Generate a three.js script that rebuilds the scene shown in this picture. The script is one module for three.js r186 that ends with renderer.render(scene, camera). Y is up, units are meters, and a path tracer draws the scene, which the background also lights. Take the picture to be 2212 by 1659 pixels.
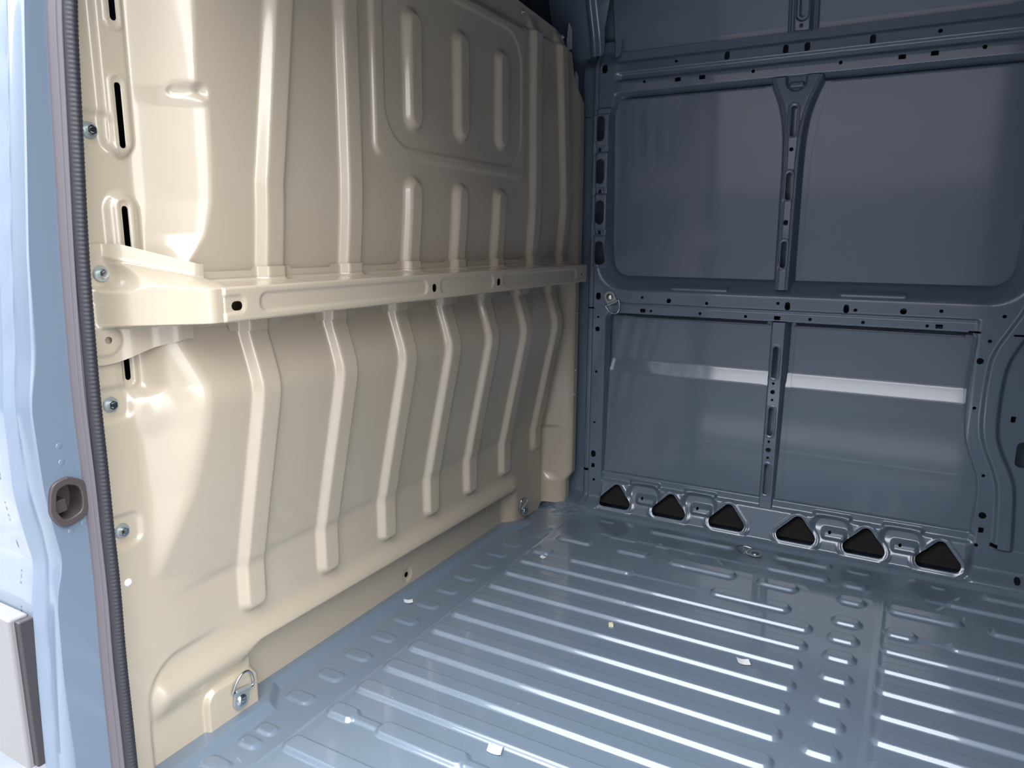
import * as THREE from 'three';
import { mergeGeometries } from 'three/addons/utils/BufferGeometryUtils.js';
import { RoundedBoxGeometry } from 'three/addons/geometries/RoundedBoxGeometry.js';

// ---------------------------------------------------------------- camera, sky, exposure
// axes: x = towards the rear of the van (0 at the bulkhead rail), y = up from the load floor, z = from the far side wall to the open side door
const scene = new THREE.Scene();
const camera = new THREE.PerspectiveCamera(55.86, 2212 / 1659, 0.05, 200);
camera.position.set(1.1231, 1.05, 2.5707);
camera.rotation.order = 'YXZ';
camera.rotation.set(-11.179 * Math.PI / 180, 29.076 * Math.PI / 180, 0.2934 * Math.PI / 180);

const renderer = new THREE.WebGLRenderer();
renderer.toneMapping = THREE.LinearToneMapping;
renderer.toneMappingExposure = 1.07;
renderer.shadowMap.enabled = true;

// bright overcast sky
{
  const W = 256, H = 128, d = new Float32Array(W * H * 4);
  for (let j = 0; j < H; j++) for (let i = 0; i < W; i++) {
    const el = Math.sin(((j + .5) / H - .5) * Math.PI), e = Math.max(0, el);
    const L = 4.5 * (1 + 1.6 * e), k = (j * W + i) * 4;
    d[k] = L * 0.98; d[k + 1] = L * 1.0; d[k + 2] = L * 1.035; d[k + 3] = 1;
  }
  const t = new THREE.DataTexture(d, W, H, THREE.RGBAFormat, THREE.FloatType);
  t.mapping = THREE.EquirectangularReflectionMapping; t.magFilter = THREE.LinearFilter; t.needsUpdate = true;
  scene.background = t; scene.environment = t;
}

// ---------------------------------------------------------------- small tools
let seed = 7;
const rnd = () => { seed = (seed * 1664525 + 1013904223) >>> 0; return seed / 4294967296; };
const clamp = (x, a, b) => x < a ? a : x > b ? b : x;
const ss = (a, b, x) => { const t = clamp((x - a) / (b - a), 0, 1); return t * t * (3 - 2 * t); };
const mix = (a, b, t) => a + (b - a) * t;
const bump = (d, w) => { const t = clamp(0.5 - d / w, 0, 1); return t * t * (3 - 2 * t); };
const bumpL = (d, w) => { const t = clamp(0.5 - d / w, 0, 1); return mix(t, t * t * (3 - 2 * t), 0.4); };
const pw = (pts) => (x) => {
  const n = pts.length;
  if (x <= pts[0][0]) return pts[0][1];
  for (let i = 1; i < n; i++) if (x <= pts[i][0]) { const [a, p] = pts[i - 1], [b, q] = pts[i]; return p + (q - p) * (x - a) / (b - a); }
  return pts[n - 1][1];
};
const soft = (f, w) => (x) => (f(x - w) + f(x - w / 2) + f(x) + f(x + w / 2) + f(x + w)) / 5;
const sdRR = (u, v, u0, u1, v0, v1, r) => {               // rounded rectangle
  const qx = Math.abs(u - (u0 + u1) / 2) - (u1 - u0) / 2 + r, qy = Math.abs(v - (v0 + v1) / 2) - (v1 - v0) / 2 + r;
  return Math.hypot(Math.max(qx, 0), Math.max(qy, 0)) + Math.min(Math.max(qx, qy), 0) - r;
};
const sdPoly = (u, v, P) => {
  let d = 1e9, s = 1;
  for (let i = 0, j = P.length - 1; i < P.length; j = i++) {
    const ex = P[j][0] - P[i][0], ey = P[j][1] - P[i][1], wx = u - P[i][0], wy = v - P[i][1];
    const t = clamp((wx * ex + wy * ey) / (ex * ex + ey * ey), 0, 1), bx = wx - ex * t, by = wy - ey * t;
    d = Math.min(d, bx * bx + by * by);
    const c1 = v >= P[i][1], c2 = v < P[j][1], c3 = ex * wy > ey * wx;
    if ((c1 && c2 && c3) || (!c1 && !c2 && !c3)) s = -s;
  }
  return s * Math.sqrt(d);
};
const Q = 1;                                               // grid step multiplier
// pressed sheet metal: a grid over (u, v) lifted by f; cut(u, v) > 0 is cut away with a clean edge
function sheet({ u: [u0, u1], v: [v0, v1], du, dv = du, f, map, cut, flip = false }) {
  const nu = Math.max(2, Math.round((u1 - u0) / (du * Q)) + 1), nv = Math.max(2, Math.round((v1 - v0) / (dv * Q)) + 1);
  const su = (u1 - u0) / (nu - 1), sv = (v1 - v0) / (nv - 1), s = Math.max(su, sv);
  const pos = new Float32Array(nu * nv * 3), uv = new Float32Array(nu * nv * 2), sd = cut ? new Float32Array(nu * nv) : null, id = new Int32Array(nu * nv);
  const U = new Float32Array(nu * nv), V = new Float32Array(nu * nv);
  for (let j = 0, k = 0; j < nv; j++) for (let i = 0; i < nu; i++, k++) {
    let u = u0 + i * su, v = v0 + j * sv;
    if (cut) {
      let c = cut(u, v);
      if (Math.abs(c) < 0.72 * s) {
        for (let it = 0; it < 2; it++) {
          const e = 0.0004, gx = (cut(u + e, v) - cut(u - e, v)) / (2 * e), gy = (cut(u, v + e) - cut(u, v - e)) / (2 * e), g = gx * gx + gy * gy || 1;
          u -= c * gx / g; v -= c * gy / g; c = cut(u, v);
        }
        c = 0;
      }
      sd[k] = c;
    }
    U[k] = u; V[k] = v; uv[k * 2] = u; uv[k * 2 + 1] = v;
  }
  const idx = [];
  const tri = (a, b, c) => {
    if (cut) {
      if (sd[a] > 0 || sd[b] > 0 || sd[c] > 0) return;
      if (sd[a] === 0 && sd[b] === 0 && sd[c] === 0 && cut((U[a] + U[b] + U[c]) / 3, (V[a] + V[b] + V[c]) / 3) > 0) return;
    }
    if (flip) idx.push(a, c, b); else idx.push(a, b, c);
  };
  for (let j = 0; j < nv - 1; j++) for (let i = 0; i < nu - 1; i++) {
    const a = j * nu + i, b = a + 1, c = a + nu, e = c + 1;
    if ((i + j) & 1) { tri(a, b, e); tri(a, e, c); } else { tri(a, b, c); tri(b, e, c); }
  }
  id.fill(-1); let n = 0; const pp = [], uu = [];
  for (let i = 0; i < idx.length; i++) {
    const k = idx[i];
    if (id[k] < 0) { id[k] = n++; const p = map(U[k], V[k], f(U[k], V[k])); pp.push(p[0], p[1], p[2]); uu.push(U[k], V[k]); }
    idx[i] = id[k];
  }
  const g = new THREE.BufferGeometry();
  g.setAttribute('position', new THREE.BufferAttribute(new Float32Array(pp), 3));
  g.setAttribute('uv', new THREE.BufferAttribute(new Float32Array(uu), 2));
  g.setIndex(new THREE.BufferAttribute(new Uint32Array(idx), 1));
  g.computeVertexNormals();
  return g;
}
const names = {};
const numbered = (n) => { const k = names[n] = (names[n] ?? -1) + 1; return k ? n + '_' + String(k).padStart(3, '0') : n; };
function mesh(name, geo, mat, parent) {
  const m = new THREE.Mesh(geo, mat); m.name = name; m.castShadow = m.receiveShadow = true; parent.add(m); return m;
}
function top(name, ud, pos) {
  const g = new THREE.Group(); g.name = numbered(name); g.userData = ud; if (pos) g.position.set(...pos); scene.add(g); return g;
}
const box = (x0, x1, y0, y1, z0, z1) => new THREE.BoxGeometry(x1 - x0, y1 - y0, z1 - z0).translate((x0 + x1) / 2, (y0 + y1) / 2, (z0 + z1) / 2);

// ---------------------------------------------------------------- materials
const noiseTex = (n, fn, srgb) => {
  const d = new Uint8Array(n * n * 4);
  for (let j = 0; j < n; j++) for (let i = 0; i < n; i++) { const c = fn(i, j); for (let q = 0; q < 3; q++) d[(j * n + i) * 4 + q] = clamp(Math.round(c[q]), 0, 255); d[(j * n + i) * 4 + 3] = 255; }
  const t = new THREE.DataTexture(d, n, n); t.wrapS = t.wrapT = THREE.RepeatWrapping; t.magFilter = THREE.LinearFilter; if (srgb) t.colorSpace = THREE.SRGBColorSpace; t.needsUpdate = true; return t;
};
const PAINT = [100, 114, 130];
const paint = new THREE.MeshPhysicalMaterial({ color: new THREE.Color(`rgb(${PAINT})`), metalness: 0.1, roughness: 0.36, clearcoat: 1, clearcoatRoughness: 0.09 });
// floor paint: the same, with specks of dust lying on it
const dustTex = (() => {
  const n = 2048, d = new Uint8Array(n * n * 4);
  for (let i = 0; i < n * n; i++) { d[i * 4] = 112; d[i * 4 + 1] = 127; d[i * 4 + 2] = 143; d[i * 4 + 3] = 255; }
  for (let k = 0; k < 900; k++) {
    const x = Math.floor(rnd() * n), y = Math.floor(rnd() * n), r = rnd() < 0.12 ? 1 : 0, dark = rnd() < 0.12, c = dark ? 35 : 165 + rnd() * 70;
    for (let a = -r; a <= r; a++) for (let b = -r; b <= r; b++) if (a * a + b * b <= r * r + 0.5) { const q = (((y + a + n) % n) * n + (x + b + n) % n) * 4; d[q] = c; d[q + 1] = c; d[q + 2] = c; }
  }
  const t = new THREE.DataTexture(d, n, n); t.wrapS = t.wrapT = THREE.RepeatWrapping; t.magFilter = THREE.LinearFilter; t.colorSpace = THREE.SRGBColorSpace; t.repeat.set(0.55, 0.55); t.needsUpdate = true; return t;
})();
const floorPaint = new THREE.MeshPhysicalMaterial({ map: dustTex, metalness: 0.1, roughness: 0.36, clearcoat: 1, clearcoatRoughness: 0.04 });
const beige = new THREE.MeshPhysicalMaterial({ color: 'rgb(181,169,149)', metalness: 0, roughness: 0.42, clearcoat: 1, clearcoatRoughness: 0.11 });
const rubber = new THREE.MeshStandardMaterial({ color: 'rgb(36,37,44)', roughness: 0.55 });
const rubberTrim = new THREE.MeshStandardMaterial({ color: 'rgb(86,82,88)', roughness: 0.55 });
const sealant = new THREE.MeshPhysicalMaterial({ color: 'rgb(104,118,134)', roughness: 0.5, clearcoat: 0.4, clearcoatRoughness: 0.3 });
const plastic = new THREE.MeshStandardMaterial({ color: 'rgb(62,56,57)', roughness: 0.45 });
const blackFoam = new THREE.MeshStandardMaterial({ color: 'rgb(30,27,28)', roughness: 0.9 });
const steel = new THREE.MeshStandardMaterial({ color: 'rgb(205,208,208)', metalness: 1, roughness: 0.22 });
const zinc = new THREE.MeshStandardMaterial({ color: 'rgb(168,176,176)', metalness: 0.55, roughness: 0.42 });
const paper = new THREE.MeshStandardMaterial({ color: 'rgb(240,240,242)', roughness: 0.8 });
const chip = new THREE.MeshStandardMaterial({ color: 'rgb(226,216,190)', roughness: 0.6 });
const clipMat = new THREE.MeshStandardMaterial({ color: 'rgb(190,190,196)', roughness: 0.5 });
const moulding = new THREE.MeshStandardMaterial({ color: 'rgb(114,114,116)', roughness: 0.5 });
const mouldingDark = new THREE.MeshStandardMaterial({ color: 'rgb(48,46,50)', roughness: 0.5 });
const facade = new THREE.MeshStandardMaterial({ color: 'rgb(122,113,116)', roughness: 0.85 });
const plinth = new THREE.MeshStandardMaterial({ color: 'rgb(58,60,68)', roughness: 0.8 });
const paving = new THREE.MeshStandardMaterial({ map: (() => { const t = noiseTex(256, () => { const c = 138 + (rnd() - .5) * 44; return [c, c, c + 2]; }, true); t.repeat.set(2, 2); return t; })(), roughness: 0.9 });

// ---------------------------------------------------------------- the van's shell outside the frame
const S = (label) => ({ kind: 'structure', label });
mesh('ground', box(-30, 30, -0.72, -0.62, -30, 30), paving, scene).userData = { kind: 'structure', label: 'grey paved ground outside the van' };
mesh('ceiling', box(-1.1, 3.3, 1.98, 2.02, -0.12, 1.96), paint, scene).userData = S('blue grey painted van roof above the load space');
mesh('wall_right', box(3.26, 3.3, -0.02, 1.98, -0.12, 2.0), paint, scene).userData = S('closed rear doors of the van');
mesh('wall_front', box(1.42, 3.26, -0.02, 1.98, 1.94, 1.98), paint, scene).userData = S('blue grey side of the van behind the door opening');
mesh('trim_1', box(-0.02, 1.42, 1.77, 1.98, 1.84, 1.96), paint, scene).userData = S('header above the open side door');
mesh('wall_outside', box(-14, 7, -0.62, 3.75, 7, 7.4), facade, scene).userData = S('plain grey building front across the yard outside the side door');
mesh('trim_2', box(-14, 7, -0.62, 1.2, 6.6, 7), plinth, scene).userData = S('dark low wall along the foot of the building across the yard');
mesh('wall_cab', box(-1.1, -1.06, -0.02, 1.98, -0.12, 2.0), paint, scene).userData = S('front end of the dark cab behind the bulkhead');

// ---------------------------------------------------------------- floor
const floor = top('floor', { kind: 'structure', label: 'ribbed blue grey painted steel load floor' });
const floorRibs = [];
{
  const R = (x0, x1, z, hw = 0.023, h = 0.0105) => floorRibs.push([x0, x1, z, hw, h]);
  const P = 0.1012, z0 = 0.563;
  for (let i = 0; i < 9; i++) R(0.045, 0.957, z0 + P * i);
  for (const z of [0.475, 1.474]) { R(0.045, 0.118, z, 0.022); R(0.105, 0.2, z, 0.011, 0.005); R(0.186, 0.41, z); R(0.4, 0.68, z, 0.011, 0.005); R(0.662, 0.888, z); }
  R(0.045, 0.957, 1.605); R(0.045, 0.957, 1.72);
  R(0.076, 0.205, 0.334, 0.018); R(0.3, 0.41, 0.33, 0.02); R(0.486, 0.702, 0.334); R(0.772, 0.89, 0.334, 0.022);
  R(0.19, 0.79, 0.222, 0.009, 0.004); R(0.235, 0.34, 0.228, 0.017, 0.006); R(0.40, 0.452, 0.224, 0.017, 0.006); R(0.505, 0.55, 0.222, 0.017, 0.006); R(0.772, 0.966, 0.214, 0.022);
  R(0.348, 0.652, 0.112, 0.02); R(0.785, 0.963, 0.112, 0.022); R(0.15, 0.2, 0.105, 0.012, 0.005);
  for (let i = -4; i < 11; i++) if (i > -1) R(1.004, 1.075, 0.472 + 0.1008 * i, 0.022);
  R(1.006, 1.077, 0.332, 0.022); R(1.008, 1.076, 0.221, 0.02); R(1.012, 1.077, 0.104, 0.018, 0.006);
  R(1.14, 1.322, 0.33, 0.024); R(1.138, 1.212, 0.477, 0.022); R(1.2, 1.3, 0.479, 0.011, 0.005); R(1.287, 1.64, 0.479);
  for (let i = 0; i < 9; i++) R(1.132, 1.64, 0.572 + P * i);
  R(1.236, 1.3, 0.214, 0.011, 0.005); R(1.29, 1.64, 0.212, 0.02); R(1.25, 1.29, 0.104, 0.014, 0.006); R(1.385, 1.64, 0.108, 0.02); R(1.39, 1.64, 0.338, 0.02);
  for (const z of [0.472, 0.566, 0.666, 0.768, 0.868, 0.971, 1.074, 1.175, 1.277, 1.378, 1.479]) R(-0.079, -0.012, z, 0.018, 0.005);
  for (const z of [1.598, 1.646]) R(-0.05, -0.002, z, 0.015, 0.005);
  R(-0.06, 0, 1.727, 0.018, 0.005); R(-0.03, 0.01, 0.37, 0.014, 0.004); R(-0.02, 0.02, 0.28, 0.012, 0.004);
}
const wob = (a, b) => Math.sin(a * 61 + Math.sin(b * 47) * 2) * Math.sin(b * 83 + Math.sin(a * 39) * 2);
const curbEdge = pw([[0.02, -0.03], [0.07, -0.102], [0.3, -0.115], [0.42, -0.148], [1.48, -0.15], [1.54, -0.1], [1.9, -0.09]]);   // where the bulkhead stands
function floorH(x, z) {
  let h = 0;
  for (const [x0, x1, zc, hw, hh] of floorRibs) {
    const dz = Math.abs(z - zc); if (dz > hw + 0.01 || x < x0 - 0.01 || x > x1 + 0.01) continue;
    const v = hh * bumpL(sdRR(x, z, x0, x1, zc - hw, zc + hw, hw * 0.8), hh > 0.0052 ? hh * 0.85 : hh * 1.7); if (v > h) h = v;
  }
  h += 0.0022 * bump(Math.abs(x - 0.034) - 0.003, 0.006);                      // lapped seam along the bulkhead
  h += -0.002 * ss(1.118, 1.112, x) + 0.0022 * bump(Math.abs(x - 1.125) - 0.002, 0.005) - 0.0015 * bump(Math.abs(x - 1.137) - 0.003, 0.006);
  const e = x - curbEdge(z);                                                    // turned-up edge at the bulkhead
  h += 0.016 * ss(0.042, 0.012, e) * ss(0.2, 0.32, z);
  h += 0.012 * ss(0.075, 0.045, z) + 0.006 * bump(Math.abs(z - 0.075) - 0.004, 0.006) * 0;      // step up to the side sill
  const c = ss(0.13, 0.05, Math.hypot((x + 0.02) * 0.8, z - 0.04));              // brushed sealant in the corner
  if (c > 0) h += c * (0.01 + 0.004 * wob(x, z) + 0.002 * wob(z * 2.3, x * 2.1));
  return h;
}
mesh('ribbed_sheet', sheet({ u: [-0.165, 1.62], v: [0.02, 1.86], du: 0.004, dv: 0.002, f: floorH, map: (u, v, h) => [u, h, v], flip: true }), floorPaint, floor);
mesh('rear_sheet', box(1.62, 3.26, -0.02, 0, -0.1, 1.94), paint, floor);
mesh('under_sheet', box(-1.06, 1.62, -0.06, -0.03, -0.1, 1.86), paint, floor);
mesh('door_sill', box(-0.16, 1.62, -0.2, -0.004, 1.86, 1.95), paint, floor);

// ---------------------------------------------------------------- bulkhead (left)
const bulkhead = top('wall_left', { kind: 'structure', label: 'beige pressed steel bulkhead with vertical ribs between cab and load space' });
const lowCrest = soft(pw([[-1, -0.1], [0.2, -0.1], [0.36, -0.096], [0.49, -0.068], [0.6, -0.044], [0.71, -0.02], [0.755, -0.012], [0.8, -0.024], [0.87, -0.047], [1, -0.05]]), 0.018);
const lowCrestCrease = (y) => y < 0.42 ? mix(-0.1, lowCrest(0.42), ss(0.335, 0.37, y) * clamp((y - 0.335) / 0.085, 0, 1)) : lowCrest(y);
const lowRibs = [1.535, 1.296, 1.062, 0.849, 0.629, 0.4, 0.16], RH = 0.018;
const lowPanR = pw([[0.3, 1.6], [0.36, 1.64], [0.4, 1.748], [0.415, 1.758], [0.57, 1.69], [0.7, 1.668], [0.78, 1.667], [0.84, 1.69], [0.9, 1.715]]);
const lipY = pw([[0.3, 0.128], [0.5, 0.13], [1.535, 0.142], [1.56, 0.135], [1.585, 0.118], [1.614, 0.112], [1.8, 0.106]]);
const FL = -0.105;
const bolts = [[1.811, 1.227], [1.818, 0.991], [1.821, 0.761], [1.824, 0.524]];
const pads = (z, y) => { let h = 0; for (const [bz, by] of bolts) h -= 0.006 * bump(sdRR(z, y, bz - 0.035, bz + 0.09, by - 0.03, by + 0.03, 0.018), 0.012); return h; };
function lowF(z, y) {
  let x = lowCrestCrease(y) - RH, h = 0;
  for (const c of lowRibs) if (Math.abs(z - c) < 0.05) h = Math.max(h, RH * bump(sdRR(z, y, c - 0.031, c + 0.031, (c > 1.5 ? 0.238 : c < 0.2 ? 0.256 : 0.226), 2, 0.022), 0.02));
  x += h;
  const zr = lowPanR(y);
  if (z > zr - 0.02) {
    let t = clamp((z - zr) / (1.782 - zr), 0, 1); t = mix(t, t * t * (3 - 2 * t), 0.8);
    x = mix(x, FL, t);
    // pocket under the slot: the channel above is set back
    const ch = bump(sdRR(z, y, 1.742, 1.796, 0.772, 1.4, 0.02), 0.03); x = mix(x, FL - 0.012, ch * 0.95);
    x += 0.010 * bump(Math.hypot((z - 1.755) * 1.1, (y - 0.735) * 0.8) - 0.02, 0.05);
    x += 0.004 * bump(Math.abs(sdRR(z, y, 1.764, 1.794, 0.785, 1.3, 0.014)) - 0.002, 0.006);
    x += pads(z, y);
  }
  if (z < 0.14) { const t = ss(0.085, 0.025, z); x = mix(x, -0.012, t); x += -0.02 * bump(sdRR(z, y, 0.045, 0.1, 0.09, 0.33, 0.015), 0.02) * ss(0.12, 0.06, z); }
  // raised corner plate at lower left
  x -= 0.009 * bump(sdRR(z, y, 1.2, 1.806, -0.3, 0.233, 0.075), 0.016) * ss(1.6, 1.77, z);
  // bottom lip and flange
  const ly = lipY(z), inZ = ss(0.28, 0.36, z), t = ss(ly + 0.022, ly - 0.012, y) * inZ * ss(1.812, 1.8, z);
  x += 0.02 * Math.exp(-(((y - 0.158) / 0.036) ** 2)) * inZ * ss(1.815, 1.77, z);
  const fl = mix(-0.155, -0.117, ss(1.53, 1.56, z));
  x = mix(x, fl, t);
  if (z < 0.36) x = mix(x, mix(-0.118, -0.04, ss(0.1, 0.03, z)), ss(0.15, 0.1, y) * (1 - inZ) * 0.9);
  if (z > 1.5) x = Math.max(x, mix(x, -0.105, bump(sdRR(z, y, 1.545, 1.682, -0.2, 0.103, 0.03), 0.006)));
  // bolt hole dish in the flange
  x -= 0.005 * bump(Math.hypot(z - 0.924, y - 0.046) - 0.02, 0.01);
  return x;
}
const upP = soft(pw([[0.9, -0.03], [1.0, -0.014], [1.1, -0.004], [1.18, 0], [3, 0]]), 0.03);
const upRibs = [pw([[1.16, 1.509], [1.5, 1.461], [2, 1.39]]), () => 1.271, pw([[1.0, 0.371], [1.7, 0.378]]), pw([[1.0, 0.14], [1.17, 0.137], [1.42, 0.158], [1.7, 0.188]])];
const upPills = [1.04, 0.823, 0.605];
const upPanR = pw([[0.94, 1.74], [1.0, 1.705], [1.02, 1.69], [1.06, 1.66], [1.12, 1.645], [1.28, 1.64], [1.31, 1.664], [1.45, 1.655], [2, 1.62]]);
const upSlots = [[1.764, 1.202, 1.309], [1.772, 1.0, 1.106], [1.76, 1.406, 1.51]];
function upF(z, y) {
  let x = upP(y) - RH, h = 0;
  for (const r of upRibs) { const c = r(y); if (Math.abs(z - c) < 0.05) h = Math.max(h, RH * bump(Math.abs(z - c) - 0.03, 0.022)); }
  const ht = ss(1.755, 1.70, y); if (z < 0.6) h *= ht;
  x += h;
  for (const c of upPills) if (Math.abs(z - c) < 0.055) {
    x += RH * 0.95 * Math.max(bump(sdRR(z, y, c - 0.03, c + 0.03, 1.322, 1.592, 0.03), 0.024), bump(sdRR(z, y, c - 0.03, c + 0.03, 0.5, 1.2, 0.03), 0.024));
  }
  if (z > 0.42 && z < 1.22 && y > 1.22) {
    x += 0.009 * bump(sdRR(z, y, 0.452, 1.19, 1.246, 1.69, 0.03), 0.012);
    x -= 0.004 * bump(sdRR(z, y, 0.482, 1.152, 1.272, 1.665, 0.1), 0.008);
  }
  x -= 0.012 * ss(1.695, 1.71, y) * ss(1.22, 1.18, z);
  const zr = upPanR(y);
  if (z > zr - 0.03) {
    let t = clamp((z - zr) / (1.748 - zr), 0, 1); t = mix(t, t * t * (3 - 2 * t), 0.6);
    x = mix(x, FL + 0.004, t);
    x -= 0.012 * bump(sdRR(z, y, 1.645, 1.695, 1.297, 1.315, 0.009), 0.016);
    x += 0.011 * bump(sdRR(z, y, 1.742, 1.792, 1.19, 2, 0.03), 0.012) + 0.011 * bump(sdRR(z, y, 1.745, 1.8, 0.8, 1.128, 0.03), 0.014);
    for (const [sz, a, b] of upSlots) x += 0.0045 * bump(Math.abs(sdRR(z, y, sz - 0.013, sz + 0.013, a - 0.012, b + 0.012, 0.013)) - 0.002, 0.006);
    x += pads(z, y);
  }
  if (z < 0.1) x = mix(x, -0.008, ss(0.1, 0.02, z));
  return x;
}
const upEdge = [[1.95, 0.9], [1.95, 1.97], [0.9, 1.97], [0.75, 1.80], [0.487, 1.772], [0.206, 1.752], [0.16, 1.735], [0.125, 1.705], [0.098, 1.695], [0.075, 1.613], [0.055, 1.585], [0.004, 1.54], [-0.002, 1.3], [-0.002, 0.9]];
const upCut = (z, y) => {
  let c = sdPoly(z, y, upEdge);
  for (const [sz, a, b] of upSlots) c = Math.max(c, -sdRR(z, y, sz - 0.0055, sz + 0.0055, a, b, 0.0055));
  return c;
};
const lowCut = (z, y) => Math.max(-sdRR(z, y, 1.7735, 1.7845, 0.798, 1.2, 0.0055), -(Math.hypot(z - 0.924, y - 0.046) - 0.0085), z < 0.2 ? -(y - pw([[0.0, 0.03], [0.04, 0.012], [0.09, 0.022], [0.12, 0.0], [0.2, -0.01]])(z)) : -1);
const mapX = (u, v, h) => [h, v, u];
mesh('upper_panel', sheet({ u: [-0.004, 1.9], v: [0.93, 1.97], du: 0.0035, f: upF, map: mapX, cut: upCut, flip: true }), beige, bulkhead).userData.label = 'beige upper panel with a stamped window blank';
mesh('lower_panel', sheet({ u: [0, 1.9], v: [0, 0.965], du: 0.0035, f: (z, y) => lowF(z, y) - (z < 0.1 ? 0.002 : 0), map: mapX, cut: lowCut, flip: true }), beige, bulkhead);
// cross rail: folded channel, its tabs follow the ribs of both panels
{
  const slots = [[1.079, 1.611], [0.754, 1.02], [0.171, 0.695]], hs = [[1.05, 0.0085, 0.0105], [0.725, 0.0085, 0.0105], [0.126, 0.005, 0.006], [1.664, 0.012, 0.0085]];
  const tabTop = (z) => { let y = 0.994; for (const c of [1.5, 1.282, 1.045, 0.83, 0.61, 0.385, 0.155]) y += 0.007 * (bump(Math.abs(z - c - 0.008) - 0.05, 0.004)) - 0.0; return y - 0.003; };
  const tabBot = (z) => { let y = 0.885; for (const c of lowRibs) y -= 0.015 * bump(Math.abs(z - c + 0.004) - 0.066, 0.006); return y; };
  // v runs 0..5 along the folded profile
  const prof = (z, v) => {
    if (v < 1) return [upF(z, 1.0) + 0.005, mix(tabTop(z), 0.978, v)];
    if (v < 1.3) { const t = (v - 1) / 0.3; const a = upF(z, 0.985) + 0.005; return [mix(a, a + 0.008, t), mix(0.978, 0.9715, t * (2 - t))]; }
    if (v < 2) { const t = (v - 1.3) / 0.7, a = upF(z, 0.985) + 0.011; return [mix(a, 0.0455, t), mix(0.9715, 0.9665, t)]; }
    if (v < 2.3) { const t = (v - 2) / 0.3 * Math.PI / 2; return [0.0455 + 0.005 * Math.sin(t), 0.9615 + 0.005 * Math.cos(t)]; }
    if (v < 3.7) { const y = mix(0.9615, 0.908, (v - 2.3) / 1.4); return [0.0505, y]; }
    if (v < 4) { const t = (v - 3.7) / 0.3 * Math.PI / 2; return [0.0455 + 0.005 * Math.cos(t), 0.908 - 0.005 * Math.sin(t)]; }
    if (v < 4.4) { const t = (v - 4) / 0.4, a = lowF(z, 0.88) + 0.005; return [mix(0.0455, a, t), mix(0.903, 0.899, t)]; }
    const a = lowF(z, 0.88) + 0.005; return [a, mix(0.899, tabBot(z), (v - 4.4) / 0.6)];
  };
  const face = (z, v) => {
    const y = mix(0.9615, 0.908, (v - 2.3) / 1.4); let d = 0;
    for (const [a, b] of slots) d -= 0.0035 * bump(sdRR(z, y, a, b, 0.9175, 0.9525, 0.0175), 0.006);
    d -= 0.003 * bump(sdRR(z, y, 1.648, 1.78, 0.919, 0.951, 0.012), 0.005);
    return d;
  };
  const k = 0.0535 / 1.4;
  const cut = (z, w) => { const v = w / k; if (v < 2.2 || v > 3.8) return -1; const y = mix(0.9615, 0.908, (v - 2.3) / 1.4); let c = -1; for (const [hz, a, b] of hs) c = Math.max(c, -sdRR(z, y, hz - a, hz + a, 0.932 - b, 0.932 + b, Math.min(a, b))); return c; };
  mesh('cross_rail', sheet({ u: [0.082, 1.694], v: [0, 5 * k], du: 0.0035, dv: 0.0026, f: (z, w) => (w / k > 2.3 && w / k < 3.7) ? face(z, w / k) : 0, map: (z, w, h) => { const p = prof(z, w / k); return [p[0] + h - 0.004 * clamp((z - 1.6905) / 0.0035, 0, 1), p[1], z]; }, cut }), beige, bulkhead);
  // gusset joining the rail to the door pillar
  const ridge = pw([[1.66, 0.9655], [1.72, 0.9655], [1.78, 0.972], [1.8, 0.966], [1.83, 0.96], [1.9, 0.96]]);
  const topLine = pw([[1.66, 1.004], [1.69, 1.006], [1.795, 1.041], [1.95, 1.045]]), shelf = pw([[1.66, 0.978], [1.702, 0.984], [1.802, 1.011], [1.95, 1.016]]);
  const skirt = soft(pw([[1.57, 0.877], [1.647, 0.871], [1.705, 0.867], [1.742, 0.858], [1.775, 0.847], [1.803, 0.836], [1.829, 0.834], [1.9, 0.838]]), 0.006);
  const bx = soft(pw([[1.6, 0.046], [1.708, 0.046], [1.72, 0.041], [1.835, -0.07], [1.95, -0.09]]), 0.004);
  const xbU = soft(pw([[1.6, -0.01], [1.66, -0.012], [1.695, -0.014], [1.8, -0.08], [1.815, -0.1], [1.95, -0.1]]), 0.005);
  const xbL = soft(pw([[1.6, -0.05], [1.66, -0.052], [1.712, -0.056], [1.745, -0.08], [1.785, -0.09], [1.8, -0.098], [1.95, -0.099]]), 0.006);
  const gus = (z, y) => {
    const up = y > 0.94, back = up ? Math.max(xbU(z), upF(z, Math.max(y, 0.975)) + 0.0025) : Math.max(xbL(z), lowF(z, Math.min(y, 0.895)) + 0.0035);
    const sh = shelf(z);
    let t = up ? clamp((sh - y) / (sh - ridge(z)), 0, 1) : clamp((y - 0.8955) / 0.008, 0, 1);
    t = up ? mix(t, Math.sqrt(t), 0.35) : t * t * (3 - 2 * t);
    let x = mix(back, Math.max(bx(z), back), t * ss(1.842, 1.808, z));
    x = mix(x, FL + 0.001, bump(Math.hypot(z - 1.822, y - 0.991) - 0.026, 0.014));
    if (up) x += 0.0025 * bump(Math.abs(y - sh - 0.004) - 0.001, 0.006) * ss(1.81, 1.79, z) * ss(1.69, 1.71, z);
    x += 0.004 * bump(sdRR(z, y, 1.798, 1.9, 0.85, 0.903, 0.026), 0.008);
    return x;
  };
  const gCut = (z, y) => Math.max(y - topLine(z), skirt(z) - y, -(Math.hypot(z - 1.822, y - 0.877) - 0.0065));
  mesh('rail_gusset', sheet({ u: [1.682, 1.9], v: [0.83, 1.05], du: 0.0023, f: gus, map: mapX, cut: gCut, flip: true }), beige, bulkhead);
}
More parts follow.
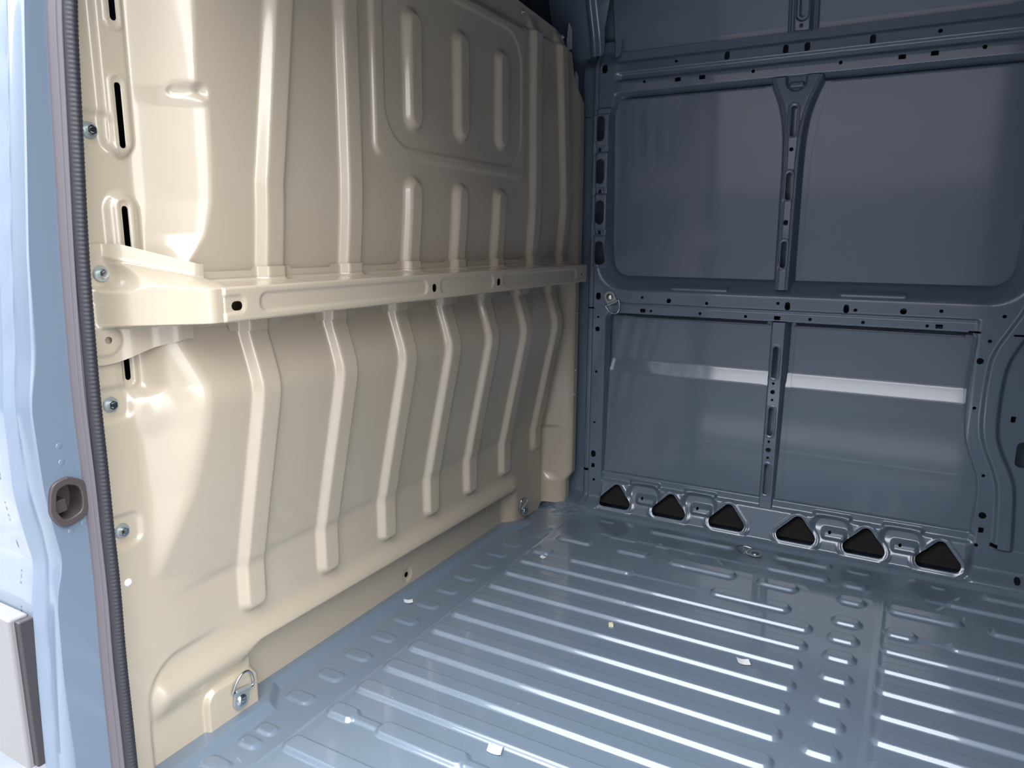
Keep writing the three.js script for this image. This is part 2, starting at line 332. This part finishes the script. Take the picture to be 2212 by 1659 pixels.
// fasteners
const boltParts = (() => {
  const w = new THREE.CylinderGeometry(0.0125, 0.0135, 0.003, 28).rotateX(Math.PI / 2).translate(0, 0, 0.0015);
  const hex = new THREE.CylinderGeometry(0.0078, 0.0082, 0.007, 6).rotateX(Math.PI / 2).translate(0, 0, 0.006);
  const c = new THREE.CylinderGeometry(0.004, 0.0055, 0.003, 16).rotateX(Math.PI / 2).translate(0, 0, 0.0105);
  return { w, h: mergeGeometries([hex, c]) };
})();
function bolt(parent, [x, y, z], ry, s = 1, name = 'bolt') {
  const g = new THREE.Group(); g.name = name; g.position.set(x, y, z); g.rotation.y = ry; g.scale.setScalar(s); parent.add(g);
  mesh('washer', boltParts.w, zinc, g); mesh('hex_head', boltParts.h, steel, g); return g;
}
for (const [z, y] of bolts) bolt(bulkhead, [(y > 0.95 && y < 1 ? FL + 0.0015 : (y > 0.94 ? upF(z, y) : lowF(z, y))) + 0.001, y, z], Math.PI / 2, 1.05);
for (const [y, z] of [[0.78, 0.03], [0.559, 0.03], [0.463, 0.028]]) bolt(bulkhead, [lowF(z, y), y, z], Math.PI / 2, 0.6);
mesh('rivet', new THREE.SphereGeometry(0.0075, 20, 12).scale(0.5, 1, 1).translate(lowF(1.826, 0.424), 0.424, 1.826), paper, bulkhead);
for (const [y, z] of [[1.755, 0.446], [1.742, 0.18]]) bolt(bulkhead, [upF(z, y - 0.02) + 0.002, y - 0.012, z], Math.PI / 2, 0.6);
for (const [z, y] of [[0.098, 1.745], [0.034, 1.6]]) {
  const sh = new THREE.Shape([[0, 0], [0.035, 0.012], [0.03, 0.075], [0.006, 0.09], [-0.008, 0.03]].map((p) => new THREE.Vector2(...p)));
  sh.holes.push(new THREE.Path().absarc(0.012, 0.02, 0.004, 0, 7));
  mesh('edge_clip', new THREE.ExtrudeGeometry(sh, { depth: 0.002, bevelEnabled: false }).rotateY(Math.PI / 2).translate(-0.03, y - 0.04, z + 0.012), clipMat, bulkhead);
}

// ---------------------------------------------------------------- far side wall
const wallBack = top('wall_back', { kind: 'structure', label: 'blue grey painted steel side wall with rails, posts and bare outer skin' });
const skinZ = soft(pw([[-1, -0.08], [0.139, -0.08], [0.146, -0.0205], [0.33, -0.034], [0.5, -0.0405], [0.556, -0.042], [0.607, -0.0604], [0.775, -0.0604], [0.787, -0.085], [0.895, -0.085], [0.908, -0.056], [1.3, -0.042], [1.552, -0.03], [1.562, -0.065], [1.685, -0.065], [1.694, -0.023], [1.72, -0.02], [1.98, 0.034]]), 0.003);
const rearIn = soft(pw([[0, 1.34], [0.16, 1.34], [0.292, 1.346], [0.329, 1.342], [0.459, 1.292], [0.502, 1.287], [0.619, 1.284], [0.79, 1.294], [1, 1.3]]), 0.03);
const groove1 = soft(pw([[0, 1.408], [0.156, 1.405], [0.3, 1.396], [0.349, 1.386], [0.448, 1.342], [0.502, 1.331], [0.6, 1.329], [0.70, 1.333], [0.725, 1.336], [0.798, 1.371], [0.86, 1.402], [0.95, 1.43], [2, 1.44]]), 0.03);
const groove2 = soft(pw([[0, 1.444], [0.134, 1.453], [0.308, 1.44], [0.344, 1.433], [0.453, 1.381], [0.507, 1.373], [0.62, 1.372], [0.699, 1.378], [0.772, 1.409], [0.83, 1.44], [0.9, 1.47], [2, 1.5]]), 0.03);
const sillZ = soft(pw([[-0.1, 0.05], [0.008, 0.046], [0.016, 0.03], [0.122, 0.004], [0.131, -0.008], [0.2, -0.012]]), 0.004);
const railZ = soft(pw([[1.5, -0.05], [1.547, -0.034], [1.562, -0.024], [1.569, -0.002], [1.6, 0.0], [1.608, -0.002], [1.614, -0.012], [1.632, -0.014], [1.636, -0.006], [1.664, -0.008], [1.67, -0.01], [1.676, -0.016], [1.73, -0.013]]), 0.003);
const waistZ = soft(pw([[0.7, -0.006], [0.815, -0.006], [0.818, -0.009], [0.822, -0.009], [0.825, 0], [1.6, 0]]), 0.0025);
const dUp = (x, y) => sdRR(x, y, 0.1, 1.375, 0.915, 1.549, 0.065);
const dLow = (x, y) => { const a = 0.1 - x, b = x - rearIn(y), c = y - 0.785, r = 0.02; const qx = Math.max(a, b) + r, qy = c + r; return Math.hypot(Math.max(qx, 0), Math.max(qy, 0)) + Math.min(Math.max(qx, qy), 0) - r; };
const triX = [0.166, 0.383, 0.598, 0.835, 1.049, 1.264], triPts = (c, k) => [[c - 0.0445, 0.0475], [c + 0.0445, 0.0475], [c + 0.004, 0.0965]];
const dTri = (x, y) => { let d = 1; for (const c of triX) if (Math.abs(x - c) < 0.13) d = Math.min(d, sdPoly(x, y, triPts(c, 0)) - 0.0195); return d; };
const dents = [0.277, 0.49, 0.942, 1.154];
function wallG(x, y) {
  let z = y > 1.5 ? railZ(y) : waistZ(y);
  const front = ss(0.13, 0.1, x), rear = ss(1.37, 1.4, x);
  if (y > 1.5) z = mix(z, -0.004, Math.max(front * ss(1.72, 1.66, y), 0)) - 0.02 * front * ss(1.66, 1.72, y);
  else if (y < 0.83) z = mix(z, 0, Math.max(ss(0.12, 0.1, x), ss(1.285, 1.3, x)));
  // upper opening
  const du = dUp(x, y), w = mix(0.014, 0.053, ss(1.06, 0.93, y) * ss(1.2, 1.0, y));
  if (y > 0.8 && y < 1.56 && du < w * 1.3) { const r = w * 0.055; z -= 0.047 / w * r * Math.log(1 + Math.exp(Math.min(40, (w - 3.2 * r - du) / r))); if (du < 0) z += du * 0.8; }
  const dl = dLow(x, y);
  if (y < 0.83 && dl < 0.01) z = mix(z, -0.07, bump(dl + 0.004, 0.012));
  // pressed beads in the ledge
  if (y > 0.87 && y < 0.91) z += 0.006 * Math.max(bump(sdRR(x, y, 0.342, 0.545, 0.882, 0.896, 0.007), 0.008), bump(sdRR(x, y, 0.902, 1.095, 0.882, 0.896, 0.007), 0.008));
  // front post
  if (x < 0.13) {
    z += -0.008 * ss(0.047, 0.042, x) + 0.005 * bump(Math.abs(x - 0.03) - 0.003, 0.006) - 0.03 * ss(0.022, 0.012, x);
    if (y > 0.94 && y < 1.54) for (const [a, b] of [[1.39, 1.522], [1.242, 1.368], [1.094, 1.22], [0.955, 1.07]]) z += 0.006 * bump(sdRR(x, y, 0.032, 0.1, a, b, 0.012), 0.007);
  }
  if (x > 1.25 && y > 0.12) z += 0.012 * ss(groove1(y) - 0.006, groove1(y) + 0.006, x) - 0.016 * ss(groove2(y) - 0.006, groove2(y) + 0.006, x);
  // sill with lightening holes
  if (y < 0.175) {
    let s = sillZ(y);
    for (const c of dents) {
      s -= 0.016 * bump(sdRR(x, y, c - 0.058, c + 0.062, 0.045, 0.128, 0.035), 0.024) * ss(0.04, 0.1, y);
      s += 0.016 * bump(sdRR(x, y, c - 0.022, c + 0.05, 0.062, 0.09, 0.008), 0.016);
      s += 0.012 * bump(sdRR(x, y, c - 0.055, c + 0.06, 0.126, 0.142, 0.007), 0.012);
    }
    const dt = dTri(x, y);
    s += 0.0035 * bump(Math.abs(dt - 0.009) - 0.002, 0.01);
    s += 0.004 * bump(dt - 0.02, 0.008) * ss(0.05, 0.03, y);
    const p = Math.max(ss(0.108, 0.093, x), ss(1.335, 1.36, x)), zp = mix(z, 0.045, ss(0.055, 0.012, y));
    const low = ss(0.165, 0.15, y);
    z = mix(mix(z, s, low), zp, p);
    if (p < 1 && y > 0.15) z = mix(z, s, (1 - p) * ss(0.17, 0.155, y));
  }
  return z;
}
const oc = (x, y, r) => [x, y, r, r, r], ov = (x, y) => [x, y, 0.0085, 0.0135, 0.0085], sq = (x, y, a = 0.01, b = 0.0065) => [x, y, a, b, 0.001];
const wallHoles = [
  oc(0.325, 1.655, 0.005), ov(0.496, 1.654), ov(0.68, 1.653), ov(0.744, 1.653), ov(0.93, 1.653), oc(1.106, 1.654, 0.006), oc(0.216, 1.598, 0.005), sq(0.336, 1.594), sq(0.419, 1.593), oc(0.585, 1.595, 0.0055), oc(0.846, 1.594, 0.0055), sq(1.014, 1.592), sq(1.098, 1.593), oc(1.221, 1.596, 0.006),
  oc(0.24, 0.848, 0.005), oc(0.34, 0.84, 0.0085), oc(0.477, 0.837, 0.0055), oc(0.716, 0.848, 0.005), ov(0.747, 0.84), ov(0.927, 0.84), oc(0.954, 0.837, 0.0055), oc(1.09, 0.84, 0.0095), oc(1.192, 0.846, 0.0055), oc(1.354, 0.838, 0.0055),
  sq(0.242, 0.799), oc(0.273, 0.799, 0.005), oc(0.454, 0.799, 0.005), oc(0.612, 0.798, 0.0055), sq(0.716, 0.798), oc(0.82, 0.799, 0.0055), oc(0.979, 0.798, 0.0055), oc(1.159, 0.798, 0.005), sq(1.191, 0.798), oc(1.326, 0.763, 0.0055),
  [0.067, 0.846, 0.0095, 0.014, 0.0095], oc(0.068, 0.767, 0.0045), oc(0.067, 0.721, 0.0095), oc(0.066, 0.556, 0.0045), oc(0.065, 0.353, 0.0045), [0.064, 0.225, 0.01, 0.0135, 0.01], sq(0.064, 0.177, 0.007, 0.0085), oc(0.069, 0.119, 0.0055), [0.066, 1.655, 0.01, 0.015, 0.01],
  [0.0585, 1.451, 0.0165, 0.044, 0.0165], [0.0615, 1.301, 0.0165, 0.044, 0.0165], [0.064, 1.155, 0.0165, 0.044, 0.0165], [0.066, 1.007, 0.0165, 0.044, 0.0165],
  sq(0.057, 1.378, 0.006, 0.007), sq(0.061, 1.23, 0.006, 0.007), sq(0.064, 1.082, 0.006, 0.007), oc(0.071, 1.382, 0.003), oc(0.044, 1.373, 0.003), oc(0.075, 1.234, 0.003), oc(0.048, 1.225, 0.003), oc(0.077, 1.086, 0.003), oc(0.05, 1.077, 0.003),
  oc(1.308, 0.701, 0.0095), oc(1.309, 0.556, 0.005), oc(1.355, 0.348, 0.005), oc(1.367, 0.221, 0.0105), sq(1.368, 0.173, 0.007, 0.0085), oc(1.361, 0.122, 0.0055), sq(1.405, 0.132, 0.01, 0.006), sq(1.411, 0.532, 0.006, 0.009), oc(1.476, 0.036, 0.009), [1.446, 0.426, 0.017, 0.04, 0.017],
  sq(0.033, 0.8, 0.02, 0.003), sq(0.03, 0.155, 0.01, 0.005), sq(1.4, 0.785, 0.018, 0.003), sq(1.285, 0.787, 0.016, 0.003),
  ...dents.map((c) => oc(c, 0.082, 0.005))];
function wallCut(x, y) {
  let c = -1;
  if (y > 0.9 && y < 1.56) c = Math.max(c, -dUp(x, y) - 0.008);
  if (y > 0.163 && y < 0.8) c = Math.max(c, -dLow(x, y) - 0.005);
  if (y < 0.14) c = Math.max(c, -dTri(x, y));
  for (const [hx, hy, a, b, r] of wallHoles) if (Math.abs(x - hx) < a + 0.01 && Math.abs(y - hy) < b + 0.01) c = Math.max(c, -sdRR(x, y, hx - a, hx + a, hy - b, hy + b, r));
  return c;
}
const mapZ = (u, v, h) => [u, v, h];
const wallPart = (name, u, v, d = 0.0025) => mesh(name, sheet({ u, v, du: d, f: wallG, map: mapZ, cut: wallCut }), paint, wallBack);
wallPart('front_post', [-0.03, 0.13], [0.16, 1.75], 0.002);
wallPart('waist_rail', [0.13, 1.27], [0.74, 0.96], 0.002);
wallPart('upper_rail', [0.13, 1.27], [1.53, 1.705], 0.002);
wallPart('rear_post', [1.27, 1.62], [0.16, 1.705]);
wallPart('sill', [-0.12, 1.62], [-0.02, 0.16], 0.0025);
mesh('outer_skin', sheet({ u: [-0.14, 1.64], v: [-0.03, 1.98], du: 0.005, dv: 0.004, f: (x, y) => skinZ(y) - 0.055 * (ss(0.094, 0.084, x) + (y < 0.8 ? ss(rearIn(y) + 0.004, rearIn(y) + 0.014, x) : ss(1.39, 1.4, x))) + 0.002 * Math.sin(clamp((x - 0.1) / 1.27, 0, 1) * Math.PI) * (y > 0.9 ? 1 : 0), map: mapZ }), paint, wallBack);
mesh('cavity_back', box(-1.06, 3.26, -0.05, 1.98, -0.12, -0.085), paint, wallBack);
mesh('rear_wall_sheet', box(1.62, 3.26, -0.02, 1.98, -0.08, -0.02), paint, wallBack);
// seams under the waist rail
for (const [a, b] of [[0.194, 0.684], [0.77, 1.262]]) mesh('drip_bead', new THREE.CapsuleGeometry(0.0035, b - a, 4, 10).rotateZ(Math.PI / 2).translate((a + b) / 2, 0.768, -0.058), paint, wallBack);
// liners behind the triangular holes
for (const c of triX) {
  const sh = new THREE.Shape([[-0.085, -0.035], [0.085, -0.035], [0.075, 0.0], [0.02, 0.07], [-0.02, 0.07], [-0.075, 0]].map((p) => new THREE.Vector2(...p)));
  mesh('opening_liner', new THREE.ExtrudeGeometry(sh, { depth: 0.004, bevelEnabled: true, bevelSize: 0.002, bevelThickness: 0.001, bevelSegments: 2 }).rotateX(-0.25).translate(c, 0.06, -0.022), blackFoam, wallBack);
}
// centre posts
{
  const c = 0.7245;
  const lowHoles = [[0.592, 0.701, 0.0085], [0.388, 0.489, 0.0085], [0.174, 0.285, 0.0085]].map(([a, b, r]) => [0.721, (a + b) / 2, r, (b - a) / 2, r]);
  for (const [y, r] of [[0.574, 0.0045], [0.544, 0.0075], [0.516, 0.0045], [0.367, 0.0045], [0.337, 0.0085], [0.309, 0.0045]]) lowHoles.push([0.721, y, r, r, r]);
  const f = (x, y) => {
    const d = Math.abs(x - c);
    let z = mix(-0.06, Math.max(0.002, skinZ(y) + 0.024), bump(d - 0.026, 0.012)); z = Math.max(z, skinZ(Math.min(y, 0.77)) + 0.0025);
    for (const [hx, hy, a, b] of lowHoles) if (b > 0.03) z += 0.0025 * bump(Math.abs(sdRR(x, y, hx - a - 0.005, hx + a + 0.005, hy - b - 0.005, hy + b + 0.005, a + 0.005)) - 0.002, 0.005);
    return z;
  };
  const cut = (x, y) => {
    let k = Math.abs(x - c) - (y > 0.165 ? 0.047 : 0.033);
    for (const [hx, hy, a, b, r] of lowHoles) k = Math.max(k, -sdRR(x, y, hx - a, hx + a, hy - b, hy + b, r));
    return k;
  };
  mesh('lower_centre_post', sheet({ u: [c - 0.05, c + 0.05], v: [0.112, 0.784], du: 0.002, f, map: mapZ, cut }), paint, wallBack);
  const uh = [[1.431, 0.047, 0.0085], [1.344, 0.0065, 0.0065], [1.2285, 0.0435, 0.0085], [1.113, 0.009, 0.0075], [1.0095, 0.0435, 0.0085]].map(([y, b, r]) => [0.7215, y, r, b, r]);
  const hw = soft(pw([[0.8, 0.026], [1.3, 0.027], [1.38, 0.03], [1.44, 0.037], [1.49, 0.05], [1.53, 0.066], [1.57, 0.084]]), 0.012);
  const fw = soft(pw([[0.8, 0.044], [0.955, 0.046], [0.97, 0.05], [1.2, 0.052], [1.34, 0.056], [1.43, 0.067], [1.5, 0.086], [1.56, 0.106]]), 0.012);
  const f2 = (x, y) => {
    const d = Math.abs(x - c + 0.001); let z = mix(skinZ(y) + 0.004, 0.003, bump(d - hw(y), 0.014));
    z -= 0.004 * bump(Math.abs(d - hw(y) + 0.012) - 0.002, 0.006);
    for (const [hx, hy, a, b] of uh) if (b > 0.03) z += 0.003 * bump(Math.abs(sdRR(x, y, hx - a - 0.006, hx + a + 0.006, hy - b - 0.006, hy + b + 0.006, a + 0.006)) - 0.002, 0.005);
    z -= 0.016 * bump(sdRR(x, y, 0.692, 0.752, 1.524, 1.7, 0.03), 0.008) - 0.012 * bump(sdRR(x, y, 0.7, 0.745, 1.533, 1.55, 0.008), 0.005);
    return z;
  };
  const cut2 = (x, y) => {
    let k = Math.abs(x - c + 0.001) - (y > 0.955 ? fw(y) : 0.034);
    for (const [hx, hy, a, b, r] of uh) k = Math.max(k, -sdRR(x, y, hx - a, hx + a, hy - b, hy + b, r));
    return k;
  };
  mesh('upper_centre_post', sheet({ u: [c - 0.115, c + 0.115], v: [0.893, 1.567], du: 0.0022, f: f2, map: mapZ, cut: cut2 }), paint, wallBack);
  const cr = 0.7265;
  const f3 = (x, y) => { const d = Math.abs(x - cr); return skinZ(y) + 0.003 + 0.03 * bump(d - 0.026, 0.01) + 0.008 * bump(Math.abs(d - 0.04) - 0.003, 0.005) - 0.008 * bump(sdRR(x, y, cr - 0.019, cr + 0.019, 1.726, 2.2, 0.019), 0.006); };
  const cut3 = (x, y) => Math.max(Math.abs(x - cr) - 0.047, -sdRR(x, y, cr - 0.011, cr + 0.011, 1.736, 1.9, 0.011), -sdRR(x, y, cr - 0.008, cr + 0.004, 1.705, 1.719, 0.006));
  mesh('roof_post', sheet({ u: [cr - 0.05, cr + 0.05], v: [1.7, 1.978], du: 0.002, f: f3, map: mapZ, cut: cut3 }), paint, wallBack);
}
// inner skin of the front roof corner, set in over the front post
mesh('corner_gusset', sheet({ u: [-0.14, 0.14], v: [1.7, 1.98], du: 0.006, f: (x, y) => mix(-0.02, 0.05, ss(1.7, 1.95, y)) + 0.014 * bump(Math.abs(x - 0.02) - 0.012, 0.012), map: mapZ, cut: (x, y) => sdPoly(x, y, [[-0.14, 1.69], [0.02, 1.7], [0.055, 1.71], [0.06, 1.78], [0.13, 1.98], [-0.14, 1.98]]) }), paint, wallBack);

// ---------------------------------------------------------------- door opening, at the left edge
const doorFrame = top('door_1', { kind: 'structure', label: 'blue grey front pillar of the open side door with black rubber seal' });
const yS = [-0.3, 0.0, 0.2, 0.34, 0.48, 0.54, 0.59, 0.66, 0.80, 0.872, 1.023, 1.385, 1.98];
const track = (zs, w = 0.014) => soft(pw(yS.map((y, i) => [y, zs[i]])), w);
const tExt = track([2.02, 2.02, 2.017, 2.012, 2.005, 1.995, 2.003, 2.011, 2.009, 2.0, 1.987, 1.947, 1.85]);
const tHem = track([2.008, 2.006, 2.004, 1.998, 1.99, 1.982, 1.987, 1.997, 2.0, 1.99, 1.977, 1.94, 1.843]);
const tF0 = track([1.99, 1.99, 1.99, 1.992, 1.987, 1.97, 1.978, 1.986, 1.989, 1.972, 1.966, 1.93, 1.835], 0.02);
const tF1 = track([1.935, 1.934, 1.932, 1.931, 1.926, 1.926, 1.926, 1.926, 1.928, 1.926, 1.921, 1.901, 1.82], 0.04);
const tB1 = track([1.914, 1.913, 1.912, 1.913, 1.909, 1.91, 1.91, 1.909, 1.911, 1.91, 1.903, 1.88, 1.80], 0.04);
const tBu = track([1.907, 1.906, 1.904, 1.903, 1.899, 1.899, 1.9, 1.898, 1.897, 1.895, 1.893, 1.873, 1.79], 0.05);
function loft(cols, y0, y1, dy) {           // cols: functions y -> [x, z]
  const ny = Math.round((y1 - y0) / dy) + 1, nc = cols.length, p = [], uv = [], idx = [];
  for (let j = 0; j < ny; j++) { const y = y0 + (y1 - y0) * j / (ny - 1); for (let i = 0; i < nc; i++) { const [x, z] = cols[i](y); p.push(x, y, z); uv.push(i / nc, y); } }
  for (let j = 0; j < ny - 1; j++) for (let i = 0; i < nc - 1; i++) { const a = j * nc + i; idx.push(a, a + 1, a + nc, a + 1, a + nc + 1, a + nc); }
  const g = new THREE.BufferGeometry(); g.setAttribute('position', new THREE.Float32BufferAttribute(p, 3)); g.setAttribute('uv', new THREE.Float32BufferAttribute(uv, 2)); g.setIndex(idx); g.computeVertexNormals(); return g;
}
const XJ = -0.035;
const jPoly = [[1.952, 0.676], [1.974, 0.668], [1.981, 0.64], [1.98, 0.62], [1.966, 0.6], [1.945, 0.601], [1.928, 0.612], [1.924, 0.64], [1.93, 0.664]];
const inset = (P, k) => { const cz = 1.953, cy = 0.638; return P.map(([z, y]) => [cz + (z - cz) * k, cy + (y - cy) * k]); };
// outer rolled edge of the pillar
const arc = (i, n) => (y) => { const t = i / n, a = t * Math.PI / 2, zh = tHem(y), z0 = tF0(y); return [-0.06 + (XJ + 0.06) * Math.sin(a), z0 + (zh - z0) * Math.cos(a)]; };
mesh('pillar_edge', loft([(y) => [-0.11, tExt(y)], (y) => [-0.076, tExt(y)], (y) => [-0.07, tExt(y) - 0.002], (y) => [-0.062, tHem(y) + 0.002], ...[...Array(9).keys()].map((i) => arc(i, 8))], -0.3, 1.98, 0.006), paint, doorFrame);
mesh('pillar_face', sheet({ u: [1.8, 2.01], v: [-0.3, 1.98], du: 0.004, dv: 0.005, f: () => 0, map: (u, v) => [XJ, v, u], cut: (z, y) => Math.max(z - tF0(y), tF1(y) - 0.006 - z, -sdPoly(z, y, inset(jPoly, 0.9))), flip: true }), paint, doorFrame);
mesh('pillar_return', loft([(y) => [XJ, tF1(y)], (y) => [XJ - 0.004, tF1(y) - 0.012], (y) => [-0.1, tB1(y) - 0.02]], -0.3, 1.98, 0.03), paint, doorFrame);
mesh('hem_sealant', loft([(y) => [-0.0735, tExt(y) + 0.0005], (y) => [-0.071 + 0.0006 * Math.sin(y * 90), tExt(y) - 0.0005], (y) => [-0.0625 + 0.001 * Math.sin(y * 60 + 1), (tExt(y) + tHem(y)) / 2 - 0.001], (y) => [-0.0595 + 0.0005 * Math.sin(y * 41), tHem(y)], (y) => [-0.0615, tHem(y) - 0.0015]], -0.3, 1.98, 0.004), sealant, doorFrame);
const trimCols = []; for (let i = 0; i <= 14; i++) { const t = i / 14; trimCols.push((y) => [XJ + 0.003 + 0.013 * Math.sin(Math.PI * Math.min(1, t * 1.4) / 2) - 0.004 * bump(Math.abs(t - 0.45) - 0.03, 0.12) - 0.003 * bump(Math.abs(t - 0.8) - 0.03, 0.12), mix(tF1(y), tB1(y), t)]); }
mesh('seal_base', loft([(y) => [XJ - 0.002, tF1(y) + 0.001], ...trimCols], -0.3, 1.98, 0.02), rubberTrim, doorFrame);
const bulbCols = []; for (let i = 0; i <= 16; i++) { const a = mix(-0.15, 1.25, i / 16) * Math.PI; bulbCols.push((y) => { const r = 0.0105 * (1 + 0.035 * Math.sin(y * 2 * Math.PI / 0.0068) * ss(0.15, 0.4, i / 16)), cz = (tB1(y) + tBu(y)) / 2 - 0.0005; return [-0.019 + 0.014 * 0 + r * Math.sin(a) * 1.15, cz + r * Math.cos(a)]; }); }
mesh('rubber_seal', loft(bulbCols, -0.3, 1.98, 0.00125), rubber, doorFrame);
{ // lock pocket
  const v2 = (P) => P.map(([z, y]) => new THREE.Vector2(-z, y)), round = (P) => new THREE.SplineCurve([...v2(P), v2(P)[0]]).getPoints(72).slice(0, -1);
  const pocket = new THREE.Group(); pocket.name = 'lock_pocket'; doorFrame.add(pocket);
  const turn = (g) => g.rotateY(Math.PI / 2);
  const rim = new THREE.Shape(round(jPoly)); rim.holes.push(new THREE.Path(round(inset(jPoly, 0.78))));
  mesh('pocket_rim', turn(new THREE.ExtrudeGeometry(rim, { depth: 0.004, bevelEnabled: true, bevelSize: 0.002, bevelThickness: 0.002, bevelSegments: 3 })).translate(XJ, 0, 0), plastic, pocket);
  const well = new THREE.Shape(round(inset(jPoly, 0.86))); well.holes.push(new THREE.Path(round(inset(jPoly, 0.78))));
  mesh('pocket_well', mergeGeometries([turn(new THREE.ExtrudeGeometry(well, { depth: 0.034, bevelEnabled: false })).translate(XJ - 0.034, 0, 0), turn(new THREE.ExtrudeGeometry(new THREE.Shape(round(inset(jPoly, 0.86))), { depth: 0.003, bevelEnabled: false })).translate(XJ - 0.037, 0, 0)]), plastic, pocket);
  mesh('catch', new RoundedBoxGeometry(0.026, 0.022, 0.026, 3, 0.002).rotateX(0.12).translate(XJ - 0.021, 0.628, 1.963), plastic, pocket);
}
for (const [z, y] of [[1.955, 0.702], [1.953, 0.586], [1.931, 0.593], [1.956, 0.729]]) mesh('press_button', new THREE.SphereGeometry(0.005, 16, 10).scale(0.16, 1, 1).translate(XJ, y, z), paint, doorFrame);
mesh('body_side', sheet({ u: [-1.1, -0.105], v: [-0.35, 1.98], du: 0.05, dv: 0.006, f: (x, y) => tExt(y), map: (u, v, h) => [u, v, h] }), paint, doorFrame);
mesh('side_moulding', new RoundedBoxGeometry(0.9, 0.27, 0.03, 4, 0.004).translate(-0.537, 0.318, 2.022), moulding, doorFrame).userData.label = 'grey plastic moulding on the outer side';
mesh('moulding_end_cap', new RoundedBoxGeometry(0.016, 0.262, 0.026, 3, 0.003).translate(-0.082, 0.318, 2.016), mouldingDark, doorFrame);

// ---------------------------------------------------------------- lashing rings
function dCurve(hw, h) {
  const pts = []; for (let i = 0; i <= 24; i++) { const a = Math.PI * i / 24; pts.push(new THREE.Vector3(hw * Math.cos(a) * (1 - 0.06 * Math.sin(a)), h * Math.sin(a), 0)); }
  for (let i = 1; i < 6; i++) pts.push(new THREE.Vector3(-hw + 2 * hw * i / 6, 0, 0));
  return new THREE.CatmullRomCurve3(pts, true, 'catmullrom', 0.15);
}
const ringGeo = new THREE.TubeGeometry(dCurve(0.028, 0.042), 120, 0.0027, 10, true);
const plateGeo = (() => {
  const s = new THREE.Shape(); s.absarc(0, -0.026, 0.0195, Math.PI, Math.PI * 2, false); s.lineTo(0.0195, 0); s.lineTo(-0.0195, 0); s.closePath();
  return mergeGeometries([new THREE.ExtrudeGeometry(s, { depth: 0.0025, bevelEnabled: true, bevelSize: 0.001, bevelThickness: 0.0008, bevelSegments: 2 }).toNonIndexed(), new THREE.CylinderGeometry(0.0048, 0.0048, 0.038, 18).rotateZ(Math.PI / 2).translate(0, 0.0005, 0.004).toNonIndexed()]);
})();
const domeGeo = mergeGeometries([new THREE.LatheGeometry([[0, 0.0075], [0.004, 0.0074], [0.0045, 0.0055], [0.006, 0.0068], [0.01, 0.005], [0.0135, 0.0015], [0.0138, 0]].map((p) => new THREE.Vector2(...p)), 32).rotateX(Math.PI / 2).translate(0, -0.024, 0.003)]);
function lashingRing(pos, normal, up, label, fold = 0.25) {       // pos: where ring and plate meet
  const n = new THREE.Vector3(...normal).normalize(), u = new THREE.Vector3(...up); u.addScaledVector(n, -u.dot(n)).normalize();
  const r = new THREE.Vector3().crossVectors(u, n), g = top('lashing_ring', { label, category: 'lashing ring', group: 'load lashing rings' });
  g.quaternion.setFromRotationMatrix(new THREE.Matrix4().makeBasis(r, u, n)); g.position.set(...pos).addScaledVector(n, 0.001);
  mesh('plate', plateGeo, zinc, g); mesh('bolt_head', domeGeo, steel, g);
  const d = mesh('ring', ringGeo, steel, g); d.position.z = 0.004; d.rotation.x = fold;
  return g;
}
lashingRing([-0.103, 0.07, 1.596], [1, 0, 0], [0, 0.96, -0.18], 'steel lashing ring standing up on the beige bulkhead by the door pillar', 0.08);
lashingRing([-0.109, 0.06, 0.264], [1, 0, 0.12], [0, 0.85, 0.5], 'steel lashing ring on the beige bulkhead in the far corner', 0.15);
lashingRing([0.1255, 0.823, 0.003], [0, 0, 1], [0.42, -0.85, 0], 'steel lashing ring hanging on the waist rail of the far wall', 0.05);
lashingRing([0.703, 0.003, 0.135], [0, 1, 0], [-0.95, 0, -0.25], 'steel lashing ring lying on the floor below the centre post', 0.12);

// ---------------------------------------------------------------- scraps on the floor
function scrap(name, x, z, w, l, turn, curl, mat, label, lift = 0.003) {
  const g = new THREE.BoxGeometry(w, 0.0006, l, 12, 1, 8), p = g.attributes.position;
  for (let i = 0; i < p.count; i++) { const a = p.getX(i) / w, b = p.getZ(i) / l; p.setY(i, p.getY(i) + curl * a * a * 4 * w * 0.25 + 0.001 * b); p.setX(i, p.getX(i) + b * w * 0.18); }
  g.computeVertexNormals();
  const m = mesh(numbered(name), g, mat, scene); m.position.set(x, floorH(x, z) + lift, z); m.rotation.y = turn;
  m.userData = { label, category: 'scrap', group: 'scraps on the load floor' };
}
scrap('paper_scrap', -0.103, 0.99, 0.026, 0.021, 0.5, 0.5, paper, 'white paper scrap at the floor edge against the beige bulkhead', 0.004);
scrap('paper_scrap', 0.108, 0.522, 0.02, 0.018, -0.2, 0.6, paper, 'small curled white paper scrap farthest back on the floor', 0.005);
scrap('paper_scrap', 0.828, 0.82, 0.03, 0.026, 0.2, 0.4, paper, 'white paper scrap on a floor rib at the right', 0.003);
scrap('paper_scrap', 0.442, 1.412, 0.032, 0.026, 0.1, 0.4, paper, 'largest white paper scrap, nearest to the door', 0.003);
{
  const g = mergeGeometries([new RoundedBoxGeometry(0.013, 0.008, 0.014, 2, 0.001).translate(0, 0.004, 0), new THREE.CylinderGeometry(0.003, 0.003, 0.006, 12).translate(0.002, 0.009, 0.001)].map((q) => q.index ? q.toNonIndexed() : q));
  const m = mesh('plastic_chip', g, chip, scene); m.position.set(0.468, floorH(0.468, 0.818), 0.818); m.rotation.y = 0.4;
  m.userData = { label: 'small cream plastic bit in the middle of the floor', category: 'scrap', group: 'scraps on the load floor' };
}
renderer.render(scene, camera);
